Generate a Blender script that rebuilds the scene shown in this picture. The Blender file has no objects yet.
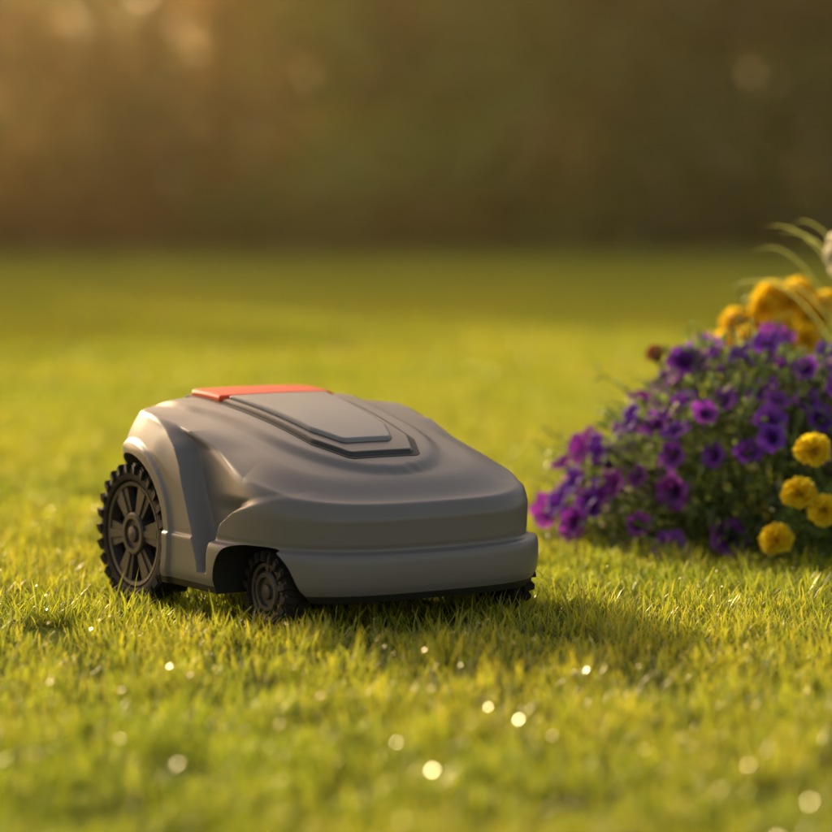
import bpy, math, random, bmesh
import numpy as np
from mathutils import Vector, Matrix
random.seed(4); rng=np.random.default_rng(7)
sc=bpy.context.scene
sc.view_settings.view_transform='Standard'; sc.view_settings.look='None'; sc.view_settings.exposure=0
SUN_EL=math.radians(19); SUN_AZ=math.radians(-31)   # azimuth from +Y toward +X

# ------------------------------------------------------------------ helpers
def link(o):
    sc.collection.objects.link(o); return o
def empty(name,loc=(0,0,0)):
    e=bpy.data.objects.new(name,None); e.location=loc; e.empty_display_size=.1; return link(e)
def sstep(a,b,x):
    t=np.clip((x-a)/(b-a),0,1); return t*t*(3-2*t)

class MB:
    def __init__(s): s.v=[];s.f=[];s.m=[];s.t=[];s.r=[];s.n=0
    def add(s,verts,faces,mat=0,t=None,r=0.0):
        verts=np.asarray(verts,float); k=len(verts)
        s.v.append(verts); s.f+= [tuple(int(i)+s.n for i in f) for f in faces]
        s.m+= [mat]*len(faces) if np.isscalar(mat) else list(mat)
        s.t.append(np.zeros(k) if t is None else np.asarray(t,float)); s.r.append(np.full(k,r) if np.isscalar(r) else np.asarray(r)); s.n+=k
    def build(s,name,mats,smooth=True,parent=None,angle=None):
        me=bpy.data.meshes.new(name); me.from_pydata(np.concatenate(s.v).tolist(),[],s.f)
        for m in mats: me.materials.append(m)
        me.polygons.foreach_set('material_index',s.m)
        me.polygons.foreach_set('use_smooth',[smooth]*len(me.polygons))
        a=me.attributes.new('t','FLOAT','POINT'); a.data.foreach_set('value',np.concatenate(s.t).astype(np.float32))
        a=me.attributes.new('rnd','FLOAT','POINT'); a.data.foreach_set('value',np.concatenate(s.r).astype(np.float32))
        me.update()
        if angle: me.set_sharp_from_angle(angle=math.radians(angle))
        o=link(bpy.data.objects.new(name,me)); o.parent=parent; return o

def frame(n,spin=0.):
    n=np.asarray(n,float); n=n/np.linalg.norm(n)
    a=np.array([0,0,1.]) if abs(n[2])<.9 else np.array([1.,0,0])
    x=np.cross(a,n); x/=np.linalg.norm(x); y=np.cross(n,x)
    c,s_=math.cos(spin),math.sin(spin)
    return np.stack([c*x+s_*y,-s_*x+c*y,n],0)
def rvec(): 
    v=rng.normal(size=3); return v/np.linalg.norm(v)

def tube(mb,pts,rads,mat=0,n=6,t=0.,r=0.):
    pts=[np.asarray(p,float) for p in pts]; V=[];F=[]
    for i,p in enumerate(pts):
        d=pts[min(i+1,len(pts)-1)]-pts[max(i-1,0)]; fr=frame(d)
        for k in range(n):
            a=2*math.pi*k/n; V.append(p+rads[i]*(math.cos(a)*fr[0]+math.sin(a)*fr[1]))
    for i in range(len(pts)-1):
        for k in range(n):
            F.append((i*n+k,i*n+(k+1)%n,(i+1)*n+(k+1)%n,(i+1)*n+k))
    mb.add(V,F,mat,np.full(len(V),t),r)

# ------------------------------------------------------------------ materials
def newmat(name):
    m=bpy.data.materials.new(name); m.use_nodes=True; nt=m.node_tree; nt.nodes.clear()
    return m,nt,nt.nodes,nt.links
def plastic(name,col,rough=.5,bump=.02,scale=900,spec=.5,coat=0.,var=.06,metal=0.):
    m,nt,N,L=newmat(name); out=N.new('ShaderNodeOutputMaterial'); b=N.new('ShaderNodeBsdfPrincipled')
    L.new(b.outputs[0],out.inputs[0])
    tc=N.new('ShaderNodeTexCoord'); no=N.new('ShaderNodeTexNoise'); no.inputs['Scale'].default_value=scale; no.inputs['Detail'].default_value=2
    L.new(tc.outputs['Object'],no.inputs['Vector'])
    n2=N.new('ShaderNodeTexNoise'); n2.inputs['Scale'].default_value=9; n2.inputs['Detail'].default_value=6; L.new(tc.outputs['Object'],n2.inputs['Vector'])
    mr=N.new('ShaderNodeMapRange'); mr.inputs[3].default_value=1-var*1.5; mr.inputs[4].default_value=1+var*1.5; L.new(n2.outputs[0],mr.inputs[0])
    mx=N.new('ShaderNodeVectorMath'); mx.operation='SCALE'; mx.inputs[0].default_value=col; L.new(mr.outputs[0],mx.inputs['Scale'])
    L.new(mx.outputs[0],b.inputs['Base Color'])
    r2=N.new('ShaderNodeMapRange'); r2.inputs[3].default_value=max(.01,rough-.07); r2.inputs[4].default_value=rough+.07; L.new(n2.outputs[0],r2.inputs[0]); L.new(r2.outputs[0],b.inputs['Roughness'])
    bp=N.new('ShaderNodeBump'); bp.inputs['Strength'].default_value=bump*5; bp.inputs['Distance'].default_value=.0004; L.new(no.outputs[0],bp.inputs['Height']); L.new(bp.outputs[0],b.inputs['Normal'])
    b.inputs['Specular IOR Level'].default_value=spec; b.inputs['Coat Weight'].default_value=coat; b.inputs['Coat Roughness'].default_value=.15; b.inputs['Metallic'].default_value=metal
    return m
def leafmat(name,stops_t,stops_r,transl=.5,gloss=.06,grough=.35,noise=None,tgain=1.5,objrand=False):
    m,nt,N,L=newmat(name); out=N.new('ShaderNodeOutputMaterial')
    def ramp(stops,src):
        r=N.new('ShaderNodeValToRGB'); e=r.color_ramp.elements
        while len(e)<len(stops): e.new(.5)
        for el,(p,c) in zip(e,stops): el.position=p; el.color=(*c,1)
        L.new(src,r.inputs[0]); return r.outputs[0]
    at=N.new('ShaderNodeAttribute'); at.attribute_name='t'; ar=N.new('ShaderNodeAttribute'); ar.attribute_name='rnd'
    c1=ramp(stops_t,at.outputs['Fac'])
    src=ar.outputs['Fac']
    if objrand:
        oi=N.new('ShaderNodeObjectInfo'); ma=N.new('ShaderNodeMath'); ma.operation='ADD'; L.new(src,ma.inputs[0]); L.new(oi.outputs['Random'],ma.inputs[1])
        mb=N.new('ShaderNodeMath'); mb.operation='MULTIPLY'; mb.inputs[1].default_value=.5; L.new(ma.outputs[0],mb.inputs[0]); src=mb.outputs[0]
    c2=ramp(stops_r,src)
    mx=N.new('ShaderNodeVectorMath'); mx.operation='MULTIPLY'; L.new(c1,mx.inputs[0]); L.new(c2,mx.inputs[1]); col=mx.outputs[0]
    if noise:
        g=N.new('ShaderNodeNewGeometry'); no=N.new('ShaderNodeTexNoise'); no.inputs['Scale'].default_value=noise[0]; no.inputs['Detail'].default_value=4; L.new(g.outputs['Position'],no.inputs['Vector'])
        cr=N.new('ShaderNodeValToRGB'); cr.color_ramp.elements[0].position=.35; cr.color_ramp.elements[1].position=.65
        cr.color_ramp.elements[0].color=(*noise[1],1); cr.color_ramp.elements[1].color=(*noise[2],1); L.new(no.outputs[0],cr.inputs[0])
        m2=N.new('ShaderNodeVectorMath'); m2.operation='MULTIPLY'; L.new(col,m2.inputs[0]); L.new(cr.outputs[0],m2.inputs[1]); col=m2.outputs[0]
    d=N.new('ShaderNodeBsdfDiffuse'); L.new(col,d.inputs[0])
    ts=N.new('ShaderNodeVectorMath'); ts.operation='SCALE'; ts.inputs['Scale'].default_value=tgain; L.new(col,ts.inputs[0])
    tr=N.new('ShaderNodeBsdfTranslucent'); L.new(ts.outputs[0],tr.inputs[0])
    a=N.new('ShaderNodeMixShader'); a.inputs[0].default_value=transl; L.new(d.outputs[0],a.inputs[1]); L.new(tr.outputs[0],a.inputs[2])
    gl=N.new('ShaderNodeBsdfGlossy'); gl.inputs['Roughness'].default_value=grough; gl.inputs[0].default_value=(1,.95,.78,1)
    b=N.new('ShaderNodeMixShader'); b.inputs[0].default_value=gloss; L.new(a.outputs[0],b.inputs[1]); L.new(gl.outputs[0],b.inputs[2])
    L.new(b.outputs[0],out.inputs[0]); return m

W1=(1,1,1)
M_body=plastic('grey_satin_plastic',(.165,.150,.149),.38,.03,1400,.5)
M_dark=plastic('black_plastic',(.014,.013,.013),.6,.05,500)
M_cover=plastic('graphite_cover',(.035,.034,.036),.3,.01,1400,.4,.1)
M_panel=plastic('cover_panel',(.21,.205,.21),.36,.02,1400,.5)
M_red=plastic('orange_red_plastic',(.85,.075,.012),.42,.01,900,.25,0.)
M_rub=plastic('tyre_rubber',(.020,.016,.014),.75,.08,300,.3)
M_rim=plastic('wheel_rim_plastic',(.045,.036,.034),.5,.04,600)
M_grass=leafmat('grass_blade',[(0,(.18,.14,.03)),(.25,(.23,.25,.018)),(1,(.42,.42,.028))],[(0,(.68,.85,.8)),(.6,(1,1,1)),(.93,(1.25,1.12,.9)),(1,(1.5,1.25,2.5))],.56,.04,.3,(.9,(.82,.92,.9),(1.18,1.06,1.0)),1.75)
M_glint=leafmat('glint_leaf',[(0,(.18,.24,.03)),(1,(.28,.33,.04))],[(0,(.8,.8,.8)),(1,(1.2,1.2,1.2))],.5,.28,.27,None,1.4)  # strong gloss for the leaves added as glints
M_pleaf=leafmat('petunia_leaf',[(0,(.10,.14,.04)),(1,(.19,.25,.07))],[(0,(.7,.8,.9)),(1,(1.3,1.2,1))],.52,.06,.4,None,1.6)
M_mleaf=leafmat('marigold_leaf',[(0,(.06,.10,.02)),(1,(.09,.16,.03))],[(0,(.7,.8,.9)),(1,(1.3,1.2,1))],.4,.06,.4)
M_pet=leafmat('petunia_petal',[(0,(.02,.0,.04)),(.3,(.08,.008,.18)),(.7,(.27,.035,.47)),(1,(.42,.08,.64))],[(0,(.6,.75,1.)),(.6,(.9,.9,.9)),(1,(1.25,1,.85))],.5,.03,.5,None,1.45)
M_mar=leafmat('marigold_petal',[(0,(.6,.27,.0)),(.5,(.9,.66,.005)),(1,(.95,.80,.03))],[(0,(.92,.85,1)),(1,(1.02,1.05,1))],.42,.03,.5,None,1.15)
M_mor=leafmat('marigold_petal_orange',[(0,(.6,.27,.0)),(.5,(.9,.62,.005)),(1,(.95,.76,.03))],[(0,(.92,.85,1)),(1,(1.02,1.05,1))],.45,.03,.5,None,1.3)
M_whi=leafmat('cream_petal',[(0,(.75,.66,.40)),(1,(.9,.86,.70))],[(0,(.95,.95,.95)),(1,W1)],.55,.03,.5,None,1.1)
M_brn=leafmat('withered_petal',[(0,(.12,.03,.02)),(1,(.3,.09,.05))],[(0,W1),(1,W1)],.3,.03,.5)
M_stem=leafmat('stem',[(0,(.07,.11,.03)),(1,(.10,.15,.05))],[(0,W1),(1,W1)],.2,.05,.4)
M_strap=leafmat('strap_leaf',[(0,(.12,.17,.03)),(1,(.34,.35,.08))],[(0,W1),(1,W1)],.5,.06,.4)

# ------------------------------------------------------------------ lawn mower
mower=empty('robotic_lawn_mower',(-.155,0,0)); mower.rotation_euler=(0,0,math.radians(-57)); mower.scale=(1.05,1.06,1.0)
TX=np.array([-.34,-.28,-.2,-.1,0,.08,.14,.2,.26,.34]); TZ=np.array([.324,.333,.333,.323,.305,.286,.269,.250,.230,.202])
pc=np.polyfit(TX,TZ,5)
def Tz(x,y):
    z=np.polyval(pc,x)-.008*(np.abs(y)/.2)**2.4
    q=np.clip((x+.02)/.245,0,1); wp=(.142+.03*sstep(.02,-.25,x))*(1-q**2.6)**(1/2.2)-.02*(q>=1)
    z=z+.008*sstep(-.008,.008,wp-np.abs(y))*sstep(.236,.222,x)
    return z
def hull():
    NT=800; th=np.linspace(0,2*math.pi,NT,endpoint=False); c,s=np.cos(th),np.sin(th)
    fr=sstep(-.3,.3,c)
    a=np.where(c>0,.335,.318); n=3.8-.5*fr; b=.266
    r0=(np.abs(c/a)**n+np.abs(s/b)**n)**(-1/n)
    xo=r0*c; yo=r0*s
    def S_of(x): return np.interp(x,[-.3,-.15,-.03,.06,.15,.25,.34],[.324,.321,.300,.271,.240,.214,.197])
    Ssh=S_of(.93*xo); fb=sstep(.05,.14,xo); R=sstep(.06,-.10,xo); R2=sstep(-.45,-.8,c)
    P=[]
    ssh=.935-.055*R
    for k in range(46):
        q=.70*k/45; P.append((np.full(NT,q),Tz(q*xo,q*yo)))
    for k in range(1,31):
        p=k/30; q=.70+(ssh-.70)*p; zt=Tz(q*xo,q*yo); e=p**2.2
        P.append((q,zt*(1-e)+Ssh*e))
    def seg(s0,z0,s1,z1,m,cv=0.):
        for k in range(1,m+1):
            p=k/m; P.append((s0+(s1-s0)*p+cv*np.sin(p*math.pi),z0+(z1-z0)*p))
    o=np.ones(NT); zs=.136-.010*np.abs(c)**2*fb; sg0=.985-.016*fb-.06*R2
    s1=.958-.055*R; z1=Ssh-.012+.004*R
    sm=.978-.006*fb-.004*R; zm=.172*fb+(1-fb)*(.262*R+.19*(1-R))
    seg(ssh,Ssh,s1,z1,5,.004)
    seg(s1,z1,sm,zm,26,.006)
    seg(sm,zm,sg0,zs+.012,20)
    seg(sg0,zs+.012,sg0-.006*fb,zs+.006,2)
    seg(sg0-.006*fb,zs+.006,sg0,zs+.002,2)
    e0=1.0-.07*R2
    seg(sg0,zs+.002,e0+.014*fb,zs,4)
    seg(e0+.014*fb,zs,e0+.022*fb,zs-.010,3)
    seg(e0+.022*fb,zs-.010,e0+.024*fb,.095*o,6)
    seg(e0+.024*fb,.095*o,e0+.018*fb,.076*o,3)
    seg(e0+.018*fb,.076*o,.965*o+.014*fb-.07*R2,.052*o,8)
    sN=np.array([p[0] for p in P]); zN=np.array([p[1] for p in P])
    for _ in range(2):
        sN[1:-1]=.25*sN[:-2]+.5*sN[1:-1]+.25*sN[2:]; zN[1:-1]=.25*zN[:-2]+.5*zN[1:-1]+.25*zN[2:]
    X=sN*xo; Y=sN*yo; Z=zN
    side=sstep(.14,.19,np.abs(Y))
    def curve(zs_,xs_,Z):
        g=lambda q:np.interp(q,zs_,xs_)
        zz=np.linspace(.03,.36,331); xx=g(zz); kr=np.ones(13)/13; xx=np.convolve(np.pad(xx,6,'edge'),kr,'valid')
        f=np.interp(Z,zz,xx); d=np.interp(Z,zz,np.gradient(xx,zz)); return f,np.sqrt(1+d*d)
    xr,nr_=curve([.05,.10,.177,.25,.277,.30,.34],[.078,.072,.035,.000,-.025,-.07,-.17],Z)
    xf,nf_=curve([.05,.12,.165,.19,.205,.222,.26,.34],[.096,.100,.118,.155,.205,.28,.35,.4],Z)
    M=sstep(-.004,.008,(X-xr)/nr_)*sstep(-.005,.010,(xf-X)/nf_)*side*sstep(.082,.092,Z)
    M*=1-.8*sstep(.18,.21,Z)*sstep(.02,.22,X)
    M*=1-sstep(.27,.31,Z)*.6
    Y=Y*(1-.135*M)
    rho=np.hypot(X+.17,Z-.12)
    lip=sstep(.160,.152,rho)*(X<.05)
    Y=Y*(1+.020*lip*side)
    nr=len(P); V=np.stack([X,Y,Z],-1).reshape(-1,3)
    F=[];m=[]
    for i in range(1,nr-1):
        for k in range(NT):
            F.append((i*NT+k,(i+1)*NT+k,(i+1)*NT+(k+1)%NT,i*NT+(k+1)%NT)); m.append(1 if i>nr-6 else 0)
    ci=len(V); V=np.vstack([V,[[0,0,float(Tz(np.array(0.),np.array(0.)))],[0,0,.052]]])
    for k in range(NT):
        F.append((ci,NT+k,NT+(k+1)%NT)); m.append(0)
        F.append((ci+1,(nr-1)*NT+(k+1)%NT,(nr-1)*NT+k)); m.append(1)
    V2=np.delete(V,np.arange(NT),axis=0); F=[tuple(i-NT for i in f) for f in F]
    mb=MB(); mb.add(V2,F,m); return mb.build('body_shell',[M_body,M_dark],True,mower)
body=hull()
def cyl_mesh(name,cx,cz,rx,rz,y0,y1,mats,n=128,mat=1,ex=2.):
    mb=MB(); V=[];F=[]
    for y in (y0,y1):
        for k in range(n):
            a=2*math.pi*(k+.37)/n; r=(abs(math.cos(a))**ex+abs(math.sin(a))**ex)**(-1/ex); V.append((cx+rx*r*math.cos(a),y,cz+rz*r*math.sin(a)))
    for k in range(n): F.append((k,(k+1)%n,n+(k+1)%n,n+k))
    F.append(tuple(range(n))[::-1]); F.append(tuple(range(n,2*n)))
    mb.add(V,F,mat); return mb.build(name,mats,False)
for (cx,cz,rx,rz,ex) in ((-.17,.12,.137,.135,2.),(.203,-.03,.086,.167,3.6)):
    for sg in (-1,1):
        ys=sorted((sg*.165,sg*.4))
        c=cyl_mesh('cutter',cx,cz,rx,rz,ys[0],ys[1],[M_body,M_dark],mat=1,ex=ex)
        bm=bmesh.new(); bm.from_mesh(c.data); bmesh.ops.recalc_face_normals(bm,faces=bm.faces); bm.to_mesh(c.data); bm.free()
        md=body.modifiers.new('b','BOOLEAN'); md.object=c; md.operation='DIFFERENCE'; md.solver='EXACT'
        c.parent=mower; c.matrix_parent_inverse=Matrix()
        bpy.context.view_layer.update()
        dg=bpy.context.evaluated_depsgraph_get(); me=bpy.data.meshes.new_from_object(body.evaluated_get(dg))
        body.modifiers.clear(); body.data=me; bpy.data.objects.remove(c)
body.data.set_sharp_from_angle(angle=math.radians(28))

def patch(name,mat,xs,ws,off,edge=.004,drop=.012,nu=90,nv=40):
    x0,x1=xs[0],xs[-1]; mb=MB(); V=[]
    u=np.linspace(0,1,nu); u=.5-.5*np.cos(u*math.pi); X=x0+(x1-x0)*u
    W=np.interp(X,xs,ws)
    vv=np.sin(np.linspace(-math.pi/2,math.pi/2,nv))
    for i in range(nu):
        y=vv*W[i]; dx=min(X[i]-x0,x1-X[i]); de=np.minimum(dx,W[i]-np.abs(y))
        e=np.sqrt(np.clip(1-(1-np.clip(de/edge,0,1))**2,0,1))
        z=np.polyval(pc,X[i])-.008*(np.abs(y)/.2)**2.4+.008+off-(1-e)*edge
        V.append(np.stack([np.full(nv,X[i]),y,z],-1))
    V=np.array(V)
    n=nu*nv; V=V.reshape(-1,3); F=[(i*nv+j,(i+1)*nv+j,(i+1)*nv+j+1,i*nv+j+1) for i in range(nu-1) for j in range(nv-1)]
    loop=[(i,0) for i in range(nu)]+[(nu-1,j) for j in range(1,nv)]+[(i,nv-1) for i in range(nu-2,-1,-1)]+[(0,j) for j in range(nv-2,0,-1)]
    L=[i*nv+j for i,j in loop]; low=V[L]-np.array([0,0,drop]); k=len(L)
    F+=[(L[a],n+a,n+(a+1)%k,L[(a+1)%k]) for a in range(k)]
    mb.add(np.vstack([V,low]),F,0); return mb.build(name,[mat],True,mower,40)
patch('cover_gap',M_dark,[-.262,-.25,-.10,.12,.180,.187],[.10,.114,.112,.094,.066,.056],.0008,.0008)
patch('cover',M_cover,[-.142,.112,.170,.177],[.1045,.088,.060,.051],.006,.006)
patch('cover_panel',M_panel,[-.142,.076,.128,.136],[.091,.070,.048,.038],.0120,.006)
patch('stop_button',M_red,[-.258,-.25,-.235,-.147],[.088,.100,.109,.107],.0105,.006)

def wheel(name,cx,cy,R,w,spokes,out,ntread,hub):
    mb=MB(); n=96
    def lathe(prof,mat):
        V=[];F=[];m=len(prof)
        for k in range(n):
            a=2*math.pi*k/n
            for (r,y) in prof: V.append((r*math.cos(a),y,r*math.sin(a)))
        for k in range(n):
            for j in range(m-1): F.append((k*m+j,((k+1)%n)*m+j,((k+1)%n)*m+j+1,k*m+j+1))
        mb.add(V,F,mat)
    rim=R*.76; h=w/2; o=out
    lathe([(rim,o*(h-.012)),(rim,o*(h-.002)),(rim+.004,o*h),(R-.014,o*h),(R-.006,o*(h-.004)),(R-.004,o*(h-.012)),(R-.004,-o*(h-.012)),(R-.006,-o*(h-.004)),(R-.014,-o*h),(rim,-o*h),(0.0001,-o*h*.8)],0)
    lathe([(rim+.0005,o*(h-.012)),(rim-.004,o*(h-.003)),(rim-.010,o*(h-.004)),(rim-.013,o*(h-.02))],1)
    lathe([(rim,o*(h-.024)),(.0001,o*(h-.024))],2)
    lathe([(R*hub,o*(h-.024)),(R*hub,o*(h-.004)),(R*hub-.003,o*(h-.001)),(R*hub*.72,o*(h-.001)),(R*hub*.68,o*(h-.006)),(R*hub*.4,o*(h-.006)),(R*hub*.36,o*(h-.001)),(.0001,o*(h+.001))],1)
    def box(c,ax,hx,hy,hz,mat,taper=1.):
        V=[]
        for sx in(-1,1):
            for sy in(-1,1):
                for sz in(-1,1):
                    tz=taper if sx>0 else 1.
                    V.append(c+ax[0]*sx*hx+ax[1]*sy*hy+ax[2]*sz*hz*tz)
        mb.add(V,[(0,1,3,2),(4,6,7,5),(0,4,5,1),(2,3,7,6),(0,2,6,4),(1,5,7,3)],mat)
    for k in range(spokes):
        a=2*math.pi*(k+.3)/spokes; rd=np.array([math.cos(a),0,math.sin(a)]); tn=np.array([-math.sin(a),0,math.cos(a)]); yy=np.array([0,1.,0])
        r0=R*hub*.9; r1=rim-.006; c=rd*(r0+r1)/2+yy*o*(h-.012)
        box(c,[rd,yy,tn],(r1-r0)/2,.006,R*.10,1,2.0)
        box(c+yy*o*.007,[rd,yy,tn],(r1-r0)/2*.8,.0015,R*.04,1,1.6)
    for k in range(ntread):
        a=2*math.pi*k/ntread
        for sd in (-1,1):
            aa=a+(.5 if sd>0 else 0)*2*math.pi/ntread
            rd=np.array([math.cos(aa),0,math.sin(aa)]); tn=np.array([-math.sin(aa),0,math.cos(aa)]); yy=np.array([0,1.,0])
            sk=yy+tn*sd*.25; sk/=np.linalg.norm(sk); tp=np.cross(rd,sk)
            box(rd*(R-.004)+yy*sd*h*.52,[rd,sk,tp],.004,h*.46,math.pi*R/ntread*.6,0,.8)
            box(rd*(R-.010)+yy*sd*(h+.0005),[rd,sk,tp],.007,.002,math.pi*R/ntread*.55,0,.8)
    ob=mb.build(name,[M_rub,M_rim,M_dark],True,mower,30); ob.location=(cx,cy,R-.002); ob.rotation_euler=(0,random.random()*1,0); return ob
for sg in(-1,1):
    wheel('rear_wheel',-.17,sg*.226,.12,.056,6,sg,26,.3)
    wheel('front_wheel',.203,sg*.203,.065,.040,5,sg,18,.5)
mb=MB(); tube(mb,[(-.17,-.2,.118),(-.17,.2,.118)],[.018,.018],0,16)
for sg in(-1,1):
    tube(mb,[(.203,sg*.16,.062),(.203,sg*.2,.062)],[.01,.01],0,12); tube(mb,[(.17,sg*.16,.13),(.203,sg*.165,.062)],[.014,.01],0,12)
tube(mb,[(.02,0,.03),(.02,0,.06)],[.11,.115],0,32); tube(mb,[(.02,0,.0299),(.02,0,.03)],[.001,.11],0,32)
mb.build('cutting_deck',[M_dark],True,mower,30)

# ------------------------------------------------------------------ grass
def tile(name,n,size,hmean,w,seed):
    r=np.random.default_rng(seed)
    P=r.uniform(-size/2,size/2,(n*2,2))
    f=np.zeros(len(P))
    for k in range(7):
        kk=r.integers(-6,7,2)*2*math.pi/size; f+=np.sin(P@kk+r.uniform(0,6.28))
    P=P[r.uniform(0,1,len(P))<.5+.14*f][:n]; n=len(P); f=np.zeros(n)
    for k in range(6):
        kk=r.integers(-9,10,2)*2*math.pi/size; f+=np.sin(P@kk+r.uniform(0,6.28))
    H=hmean*(1+.13*f)*r.uniform(.5,1.3,n); H=np.where(r.uniform(size=n)<.02,H*1.4,H)
    a=r.uniform(0,2*math.pi,n); lean=np.abs(r.normal(.0,.34,n))+.08; curl=r.uniform(.1,1.0,n)
    ww=w*r.uniform(.6,1.3,n)
    d=np.stack([np.cos(a),np.sin(a)],-1); ta=a+math.pi/2+r.normal(0,.5,n); tg=np.stack([np.cos(ta),np.sin(ta)],-1)
    lev=[0,.4,.75,1]; V=np.zeros((n,7,3)); T=np.zeros((n,7))
    for i,l in enumerate(lev):
        ang=lean+curl*l*.6
        c=np.zeros((n,3)); c[:,:2]=P+d*(H*l*np.sin(ang))[:,None]; c[:,2]=H*l*np.cos(ang)-.003
        wd=ww*(1,.95,.7,0)[i]/2
        if i<3:
            V[:,2*i]=c; V[:,2*i+1]=c; V[:,2*i,:2]-=tg*wd[:,None]; V[:,2*i+1,:2]+=tg*wd[:,None]; T[:,2*i]=T[:,2*i+1]=l
        else: V[:,6]=c; T[:,6]=l
    base=(np.arange(n)*7)[:,None]
    q=np.concatenate([base+np.array([[0,1,3,2]]),base+np.array([[2,3,5,4]])],1).reshape(-1)
    tr=(base+np.array([[4,5,6]])).reshape(-1)
    me=bpy.data.meshes.new(name); me.vertices.add(n*7); me.vertices.foreach_set('co',V.reshape(-1).astype(np.float32))
    nl=n*11; me.loops.add(nl); me.loops.foreach_set('vertex_index',np.concatenate([q,tr]).astype(np.int32))
    me.polygons.add(n*3); st=np.concatenate([np.arange(2*n)*4,8*n+np.arange(n)*3]); me.polygons.foreach_set('loop_start',st.astype(np.int32))
    me.update(calc_edges=True); me.validate()
    me.polygons.foreach_set('use_smooth',[True]*len(me.polygons))
    at=me.attributes.new('t','FLOAT','POINT'); at.data.foreach_set('value',T.reshape(-1).astype(np.float32))
    at=me.attributes.new('rnd','FLOAT','POINT'); at.data.foreach_set('value',np.repeat(r.uniform(0,1,n),7).astype(np.float32))
    me.materials.append(M_grass); return me
grass=empty('grass')
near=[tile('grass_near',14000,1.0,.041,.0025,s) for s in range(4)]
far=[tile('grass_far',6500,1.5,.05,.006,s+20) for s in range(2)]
def put(me,x,y,sc_=1.,zs=1.):
    o=bpy.data.objects.new('grass_patch',me); o.location=(x,y,0); o.rotation_euler=(0,0,random.randrange(4)*math.pi/2); o.scale=(sc_,sc_,zs); o.parent=grass; link(o)
for iy in range(-4,6):
    hw=2 if iy<3 else 3
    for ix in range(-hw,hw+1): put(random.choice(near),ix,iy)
y=6.25
while y<42:
    hw=int((y+4.6)*.2/1.5)+2
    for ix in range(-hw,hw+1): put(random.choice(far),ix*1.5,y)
    y+=1.5

m,nt,N,L=newmat('turf_soil'); out=N.new('ShaderNodeOutputMaterial'); b=N.new('ShaderNodeBsdfDiffuse'); L.new(b.outputs[0],out.inputs[0])
g=N.new('ShaderNodeNewGeometry'); no=N.new('ShaderNodeTexNoise'); no.inputs['Scale'].default_value=3; no.inputs['Detail'].default_value=8; L.new(g.outputs['Position'],no.inputs['Vector'])
cr=N.new('ShaderNodeValToRGB'); cr.color_ramp.elements[0].color=(.08,.09,.018,1); cr.color_ramp.elements[1].color=(.12,.15,.03,1); L.new(no.outputs[0],cr.inputs[0]); L.new(cr.outputs[0],b.inputs[0])
mb=MB(); mb.add([(-600,-600,0),(600,-600,0),(600,900,0),(-600,900,0)],[(0,1,2,3)]); mb.build('ground',[m],False)

mb=MB()  # tiny shiny leaves added among the blades to make sun glints
for k in range(2600):
    yy=rng.uniform(-2.3,2.5); xx=rng.uniform(-1,1)*(yy+4.6)*.2; p=np.array([xx,yy,rng.uniform(.034,.050)])
    if -.55<xx<.25 and -.35<yy<.45: continue
    n=np.array([-.15,0,1.])+rng.normal(size=3)*.45; fr=frame(n,rng.uniform(0,6.28)); R=rng.uniform(.0016,.0034)*(1.1 if yy<-.8 else .7); V=[p]
    for q in range(8):
        a=2*math.pi*q/8; V.append(p+R*(math.cos(a)*fr[0]+math.sin(a)*fr[1])+fr[2]*R*.08)
    mb.add(V,[(0,1+q,1+(q+1)%8) for q in range(8)],0,[0]+[1]*8,rng.uniform())
    tube(mb,[p,p-np.array([rng.normal()*.004,rng.normal()*.004,.03])],[.0004,.0004],0,4)
mb.build('glint_leaves',[M_glint])

# ------------------------------------------------------------------ flowers
def petunia(mb,p,n,R,mat,spin,r):
    A=30; rings=[.06,.2,.4,.62,.82,1.]; V=[];T=[]
    fr=frame(n,spin); ph=rng.uniform(0,6.28)
    for q in rings:
        for k in range(A):
            a=2*math.pi*k/A; lob=1-.15*abs(math.cos(2.5*a))**3*q
            rr=R*q*lob; z=-R*.9*(1-q)**2.2+R*(.10*math.sin(7*a+ph)+.08*math.sin(5*a))*q**2-R*.14*q**4
            V.append(p+fr[0]*rr*math.cos(a)+fr[1]*rr*math.sin(a)+fr[2]*z); T.append(q)
    F=[(i*A+k,i*A+(k+1)%A,(i+1)*A+(k+1)%A,(i+1)*A+k) for i in range(len(rings)-1) for k in range(A)]
    mb.add(V,F,mat,T,r)
    tube(mb,[p-fr[2]*R*.7,p-fr[2]*R*1.5],[R*.1,R*.06],1,5)
def leaf(mb,p,d,up,Lh,Wd,mat,r,fold=.3):
    d=d/np.linalg.norm(d); s_=np.cross(d,up); s_/=(np.linalg.norm(s_)+1e-9); u=np.cross(s_,d)
    prof=[(0,.05),(.3,.8),(.6,.9),(.85,.5),(1,.03)]; V=[];T=[]
    for l,w in prof:
        c=p+d*Lh*l-u*Lh*.25*l*l
        V+= [c-s_*Wd*w/2+u*fold*Wd*w/2,c,c+s_*Wd*w/2+u*fold*Wd*w/2]; T+=[l]*3
    F=[]
    for i in range(4):
        for j in range(2): F.append((i*3+j,i*3+j+1,i*3+j+4,i*3+j+3))
    mb.add(V,F,mat,T,r)
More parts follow.
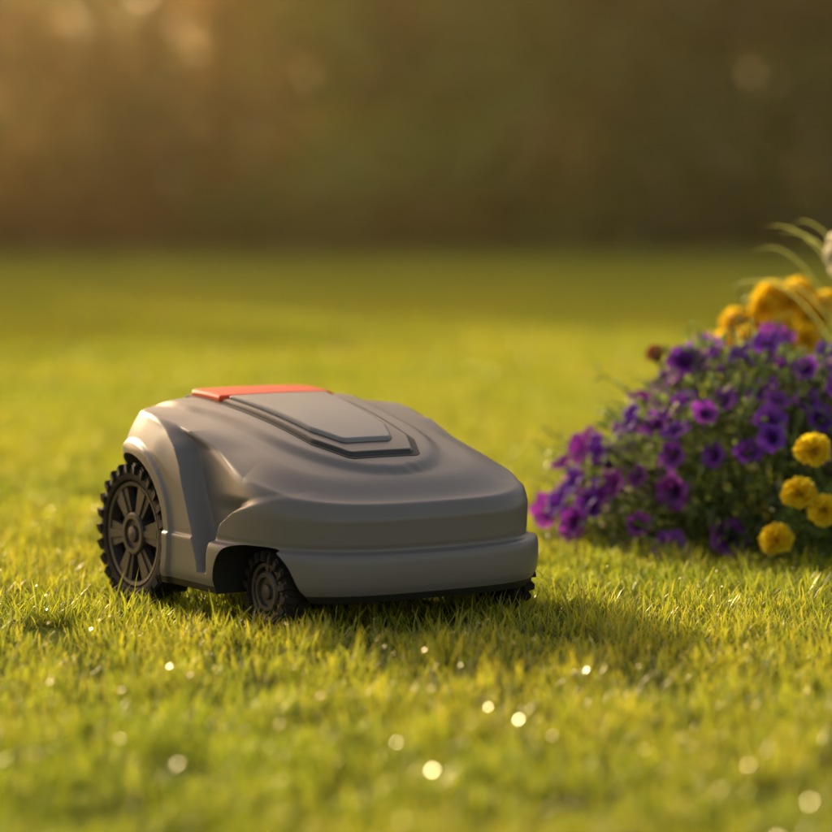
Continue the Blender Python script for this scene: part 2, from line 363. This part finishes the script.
def marigold(mb,p,n,R,mat,N_=110):
    fr=frame(n,rng.uniform(0,6)); ga=math.pi*(3-5**.5)
    for i in range(N_):
        f=(i+.5)/N_; cz=1-1.15*f; sz=math.sqrt(max(0,1-cz*cz)); a=i*ga
        dl=np.array([sz*math.cos(a),sz*math.sin(a),cz*.8]); d=dl@fr; d=d/np.linalg.norm(d)
        tg=np.cross(d,fr[2]+.01*fr[0]); tg/=np.linalg.norm(tg); tg=tg+rvec()*.35; tg/=np.linalg.norm(tg); up=np.cross(tg,d)
        Rr=R*rng.uniform(.86,1.08); w=R*(.26+.2*f); V=[];T=[]
        for l,ww in ((.35,.4),(.75,.9),(1.,1.)):
            for j,xx in enumerate((-1,-.33,.33,1)):
                V.append(p+d*Rr*l*(1-.08*(abs(xx)>.9)*(l>.9))+tg*w*ww*xx*.5+up*(R*.1*math.sin(j*2.3+i)*l+R*.18*l*l*(-1)*f)); T.append((l-.35)/.65)
        F=[(i2*4+j,i2*4+j+1,i2*4+j+5,i2*4+j+4) for i2 in range(2) for j in range(3)]
        mb.add(V,F,mat,T,rng.uniform())
    tube(mb,[p-fr[2]*R*.1,p-fr[2]*R*.55,p-fr[2]*R*.9],[R*.45,R*.38,R*.1],1,10)

def mound_pt(c,rad,lo=.6,ex=2.4):
    while True:
        v=rvec()
        if v[2]<-.05: continue
        k=rng.uniform(lo,1.)**.5
        k*=1+.06*math.sin(5*v[0]+3*v[2])+.06*math.sin(11*v[1]+9*v[0])
        k/= (abs(v[0])**ex+abs(v[1])**ex+abs(v[2])**ex)**(1/ex)
        return c+v*np.array(rad)*k,v
mb=MB(); c=np.array([.735,.86,.02]); rad=(.425,.31,.355)
for k in range(7200):
    p,v=mound_pt(c,rad,.25); p[2]=max(p[2],.01)
    d=v*.8+rvec()*.9+np.array([0,0,.25]); leaf(mb,p,d,rvec()+np.array([0,0,1.5]),rng.uniform(.018,.042),rng.uniform(.008,.018),0,rng.uniform())
for k in range(130):
    p,v=mound_pt(c,rad,.85); e=p+(v+rvec()*.5+np.array([0,0,.3]))*rng.uniform(.03,.07); tube(mb,[c+(p-c)*.6,p,e],[.002,.0015,.001],1,5)
    for q in range(8): leaf(mb,p+(e-p)*q/7,v+rvec(),np.array([0,0,1.])+rvec()*.5,rng.uniform(.015,.03),.009,0,rng.uniform())
for k in range(150):
    p,v=mound_pt(c,rad,.3); q=c+(p-c)*.4; q[2]=.0; tube(mb,[q,(p+q)/2+rvec()*.02,p],[.003,.0025,.0015],1,5)
fl=[]; tries=0
while len(fl)<185 and tries<12000:
    tries+=1; p,v=mound_pt(c,np.array(rad)*1.06,.76)
    if v[2]<.06 and rng.uniform()<.6: continue
    if v[2]<.42 and v[0]>-.5 and v[1]<0 and rng.uniform()<.86: continue
    if any(np.linalg.norm(p-q)<.034 for q in fl): continue
    fl.append(p); n=v+np.array([-.1,-.4,.25])+rvec()*.7
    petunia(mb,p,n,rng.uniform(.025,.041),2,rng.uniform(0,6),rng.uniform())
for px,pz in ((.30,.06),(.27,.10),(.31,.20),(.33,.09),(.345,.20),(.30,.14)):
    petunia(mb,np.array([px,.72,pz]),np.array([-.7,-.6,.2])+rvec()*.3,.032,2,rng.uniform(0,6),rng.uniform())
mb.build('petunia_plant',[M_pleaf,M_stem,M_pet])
mb=MB(); p=np.array([.475,.86,.375]); marigold(mb,p,(-.4,-.3,.8),.022,2,40); tube(mb,[p-np.array([-.01,0,.02]),(.53,.86,.26),(.62,.86,0)],[.002,.002,.003],1,5)
mb.build('withered_flower',[M_brn,M_stem,M_brn])

def marigold_plant(name,blooms,c,rad,nl,pm,R):
    mb=MB(); c=np.array(c)
    for k in range(nl):
        p,v=mound_pt(c,rad,.2,2.); p[2]=max(.01,p[2]); d=v+rvec()*.8+np.array([0,0,.3]); d/=np.linalg.norm(d)
        side=np.cross(d,rvec()); side/=np.linalg.norm(side); Lr=rng.uniform(.03,.06); r=rng.uniform()
        for s in range(4):
            q=p+d*Lr*(s+1)/5
            for sg in(-1,1): leaf(mb,q,d*.7+side*sg,np.cross(d,side),Lr*.45,.006,0,r,.2)
        leaf(mb,p+d*Lr*.8,d,np.cross(d,side),Lr*.4,.007,0,r,.2)
    for (x,y_,z) in blooms:
        p=np.array([x,y_,z]); n=np.array([-.15,-.55,.75])+rvec()*.25
        marigold(mb,p,n,R*rng.uniform(.9,1.1),2)
        b=np.array([c[0]+(x-c[0])*.6,y_+.06,0]); nn=n/np.linalg.norm(n)
        tube(mb,[p-nn*R*.8,(p+b)/2+np.array([0,.02,.03]),b],[.0025,.003,.004],1,6)
    return mb.build(name,[M_mleaf,M_stem,pm])
marigold_plant('marigold_plant',[(.722,.4,.222),(.695,.38,.145),(.738,.36,.118),(.655,.38,.062),(.80,.42,.2),(.83,.4,.1),(.9,.45,.24),(.95,.42,.15)],(.84,.46,.0),(.17,.12,.2),260,M_mar,.034)
marigold_plant('marigold_plant',[(.685,1.3,.420),(.74,1.28,.455),(.80,1.3,.465),(.77,1.25,.41),(.70,1.22,.380),(.84,1.27,.43),(.655,1.3,.365),(.82,1.2,.39),(.9,1.3,.45),(.97,1.3,.41),(.72,1.35,.41),(.87,1.25,.46),(.76,1.3,.475),(.82,1.33,.48)],(.82,1.32,.0),(.22,.16,.39),420,M_mor,.036)
mb=MB()
for (x,y_,z) in ((.855,1.0,.595),(.862,1.02,.545),(.91,1.0,.57),(.95,1.05,.63),(.890,1.03,.5),(.885,1.04,.64),(.845,.98,.57),(.88,1.0,.61)):
    p=np.array([x,y_,z]); marigold(mb,p,(-.5,-.5,.5),.024,2,90); tube(mb,[p-np.array([-.02,-.02,.02]),(x+.06,y_+.05,z*.5),(x+.08,y_+.05,0)],[.002,.003,.004],1,6)
    for k in range(14):
        f=rng.uniform(.1,.9); q=np.array([x+.08-.04*f,y_+.05,z*f]); leaf(mb,q,rvec()+np.array([0,0,.5]),np.array([0,0,1.]),.05,.014,0,rng.uniform())
mb.build('chrysanthemum_plant',[M_mleaf,M_stem,M_whi])
mb=MB()
def strap(p0,tip,w,bow):
    p0=np.array(p0);tip=np.array(tip);V=[];T=[];n=12
    for i in range(n+1):
        l=i/n; c=p0*(1-l)+tip*l+np.array([0,0,bow*4*l*(1-l)]); ww=w*(1-l)**.6; V+=[c+np.array([0,.3,1])*ww/2,c-np.array([0,.3,1])*ww/2]; T+=[l,l]
    mb.add(V,[(2*i,2*i+1,2*i+3,2*i+2) for i in range(n)],0,T,.5)
for tx,tz in ((.70,.625),(.73,.61),(.69,.575),(.76,.635),(.62,.50),(.67,.50),(.78,.59)):
    strap((1.02+rng.uniform(-.03,.03),1.02,.02),(tx,1.0+rng.uniform(-.1,.1),tz),.009,.18)
for k in range(40):
    a=rng.uniform(-.6,1.6); strap((1.02+rng.uniform(-.03,.03),1.05,.0),(1.02+.35*math.cos(a)*rng.uniform(.5,1),1.05+rng.uniform(-.3,.3),rng.uniform(.3,.6)),.006,.12)
mb.build('ornamental_grass',[M_strap])

# ------------------------------------------------------------------ trees
M_bark=plastic('bark',(.14,.09,.06),.9,.3,12,.2,0,.3)
def treeleaf(name,col,g=1.6): return leafmat(name,[(0,tuple(x*.7 for x in col)),(1,col)],[(0,(.65,.7,.7)),(1,(1.35,1.25,1.1))],.5,.06,.3,None,g,True)
ML=[treeleaf('foliage_amber',(.36,.20,.035)),treeleaf('foliage_green',(.28,.34,.03)),treeleaf('foliage_olive',(.14,.18,.025))]  # background glow put into leaf colours: bright amber left, dark olive right
def clump(mb,c,rad,n,sz,mat):
    P=rng.normal(size=(n,3)); P/=np.linalg.norm(P,axis=1)[:,None]; P*=rng.uniform(.3,1,(n,1))**.5; P=P*np.array(rad)+c
    A=rng.normal(size=(n,3)); A/=np.linalg.norm(A,axis=1)[:,None]; B=np.cross(A,rng.normal(size=(n,3))); B/=np.linalg.norm(B,axis=1)[:,None]
    s_=rng.uniform(.6,1.3,(n,1))*sz
    V=np.stack([P-A*s_,P+B*s_*.5,P+A*s_,P-B*s_*.5],1).reshape(-1,3)
    mb.add(V,[(4*i,4*i+1,4*i+2,4*i+3) for i in range(n)],mat,rng.uniform(size=n).repeat(4),rng.uniform(size=n).repeat(4))
def tree(name,H,cr,mat,lo,nb=26):
    mb=MB(); pts=[np.array([0,0,-.1])]
    for i in range(1,7): pts.append(np.array([rng.normal()*.25*i/3,rng.normal()*.25*i/3,H*.85*i/6]))
    tube(mb,pts,[.34,.26,.22,.18,.13,.09,.03],0,10)
    for k in range(nb):
        z=H*rng.uniform(lo,.85); b=np.array([np.interp(z,[p[2] for p in pts],[p[i] for p in pts]) for i in(0,1)]+[z])
        a=rng.uniform(0,6.28); ln=cr*rng.uniform(.55,1.)*math.sqrt(max(.1,1-((z/H-.55)/.5)**2)); e=b+np.array([math.cos(a)*ln,math.sin(a)*ln,ln*rng.uniform(.1,.6)])
        tube(mb,[b,(b+e)/2+rvec()*.2,e],[.09,.05,.02],0,6)
        for q in range(3):
            cc=b+(e-b)*rng.uniform(.45,1.1)+rvec()*.5; clump(mb,cc,(rng.uniform(.8,1.4),rng.uniform(.8,1.4),rng.uniform(.5,1.)),95,.2,1)
    clump(mb,np.array([0,0,H*.93]),(cr*.4,cr*.4,H*.08),250,.2,1)
    return mb.build(name,[M_bark,mat])
protos=[tree('deciduous_tree',14.5,3.2,ML[0],.54,23),tree('deciduous_tree',14.3,3.1,ML[1],.52,23),tree('deciduous_tree',15,3.3,ML[2],.16,30)]
meshes=[p.data for p in protos]; used=[False]*3
def place(i,x,y,s):
    if not used[i]: o=protos[i]; used[i]=True
    else: o=link(bpy.data.objects.new('deciduous_tree',meshes[i]))
    o.location=(x,y,0); o.scale=(s,s,s); o.rotation_euler=(0,0,random.uniform(0,6.28))
x=-34
while x<16:
    for row,yy in enumerate((42.5,47)):
        xx=x+random.uniform(-.7,.7)+row*1.8
        i=0 if xx<-6.5 else (1 if xx<-1.2 else 2)
        place(i,xx,yy+random.uniform(-.8,.8),random.uniform(.91,1.01)+(.06 if x>-17 else -.02))
    x+=3.4
mb=MB()
for k in range(480):
    xx=rng.uniform(-16,14); yy=rng.uniform(36.5,43); hgt=rng.uniform(.3,4.8)*min(1,(.25+.75*(yy-36.5)/3))
    i=0 if xx<-2.2+rng.normal()*.9 else (1 if xx<3.0+rng.normal()*.8 else 2)
    if rng.uniform()<.2: i=rng.integers(0,3)
    clump(mb,np.array([xx,yy,hgt]),(1.0,.8,.8),110,.14,int(i))
for k in range(150):
    xx=-16+30*k/150; clump(mb,np.array([xx,38.5+rng.normal()*.5,.35]),(.6,.6,.55),110,.12,0 if xx<-1.6 else (1 if xx<2.4 else 2))
mb.build('shrub_foliage',ML)
mb=MB()
for k in range(520):
    clump(mb,np.array([rng.uniform(-130,110),rng.uniform(135,150),17*rng.uniform(0,1)**1.5]),(6,4,4),60,1.1,2 if rng.uniform()<.5 else 0)
mb.build('distant_tree_mass',ML)

# haze box added over the far lawn to brighten and warm the background
m,nt,N,L=newmat('haze'); out=N.new('ShaderNodeOutputMaterial'); vs=N.new('ShaderNodeVolumeScatter'); vs.inputs['Color'].default_value=(1,.79,.34,1); vs.inputs['Density'].default_value=.0085; vs.inputs['Anisotropy'].default_value=.68
L.new(vs.outputs[0],out.inputs['Volume'])
mb=MB(); x0,x1,y0,y1,z0,z1=-45,40,10,62,-1,7
mb.add([(x0,y0,z0),(x1,y0,z0),(x1,y1,z0),(x0,y1,z0),(x0,y0,z1),(x1,y0,z1),(x1,y1,z1),(x0,y1,z1)],[(0,3,2,1),(4,5,6,7),(0,1,5,4),(1,2,6,5),(2,3,7,6),(3,0,4,7)])
mb.build('haze',[m],False)

# ------------------------------------------------------------------ light & camera
w=bpy.data.worlds.new('World'); sc.world=w; w.use_nodes=True; N=w.node_tree.nodes; L=w.node_tree.links; N.clear()
out=N.new('ShaderNodeOutputWorld'); bg=N.new('ShaderNodeBackground'); sky=N.new('ShaderNodeTexSky'); sky.sky_type='NISHITA'; sky.sun_disc=False
sky.sun_elevation=SUN_EL; sky.sun_rotation=SUN_AZ; sky.dust_density=4; sky.ozone_density=.6
tn=N.new('ShaderNodeVectorMath'); tn.operation='MULTIPLY'; tn.inputs[1].default_value=(1.9,1.50,1.14); L.new(sky.outputs[0],tn.inputs[0])
L.new(tn.outputs[0],bg.inputs[0]); bg.inputs[1].default_value=.15; L.new(bg.outputs[0],out.inputs[0])
sd=bpy.data.lights.new('sun','SUN'); sd.energy=5; sd.angle=math.radians(.6); sd.color=(1,.82,.50)
so=link(bpy.data.objects.new('sun',sd)); ce=math.cos(SUN_EL)
v=Vector((-math.sin(SUN_AZ)*ce,-math.cos(SUN_AZ)*ce,-math.sin(SUN_EL))); so.rotation_euler=v.to_track_quat('-Z','Y').to_euler(); so.location=(-5,8,5)
cd=bpy.data.cameras.new('camera'); cam=link(bpy.data.objects.new('camera',cd)); cd.lens=119.4; cd.sensor_width=36; cd.clip_end=2000; cd.clip_start=.05
cam.location=(0,-4.6,.66); cam.rotation_euler=(math.radians(90)-math.atan(206/2760),0,0)
cd.dof.use_dof=True; cd.dof.focus_distance=4.42; cd.dof.aperture_fstop=1.8
sc.camera=cam
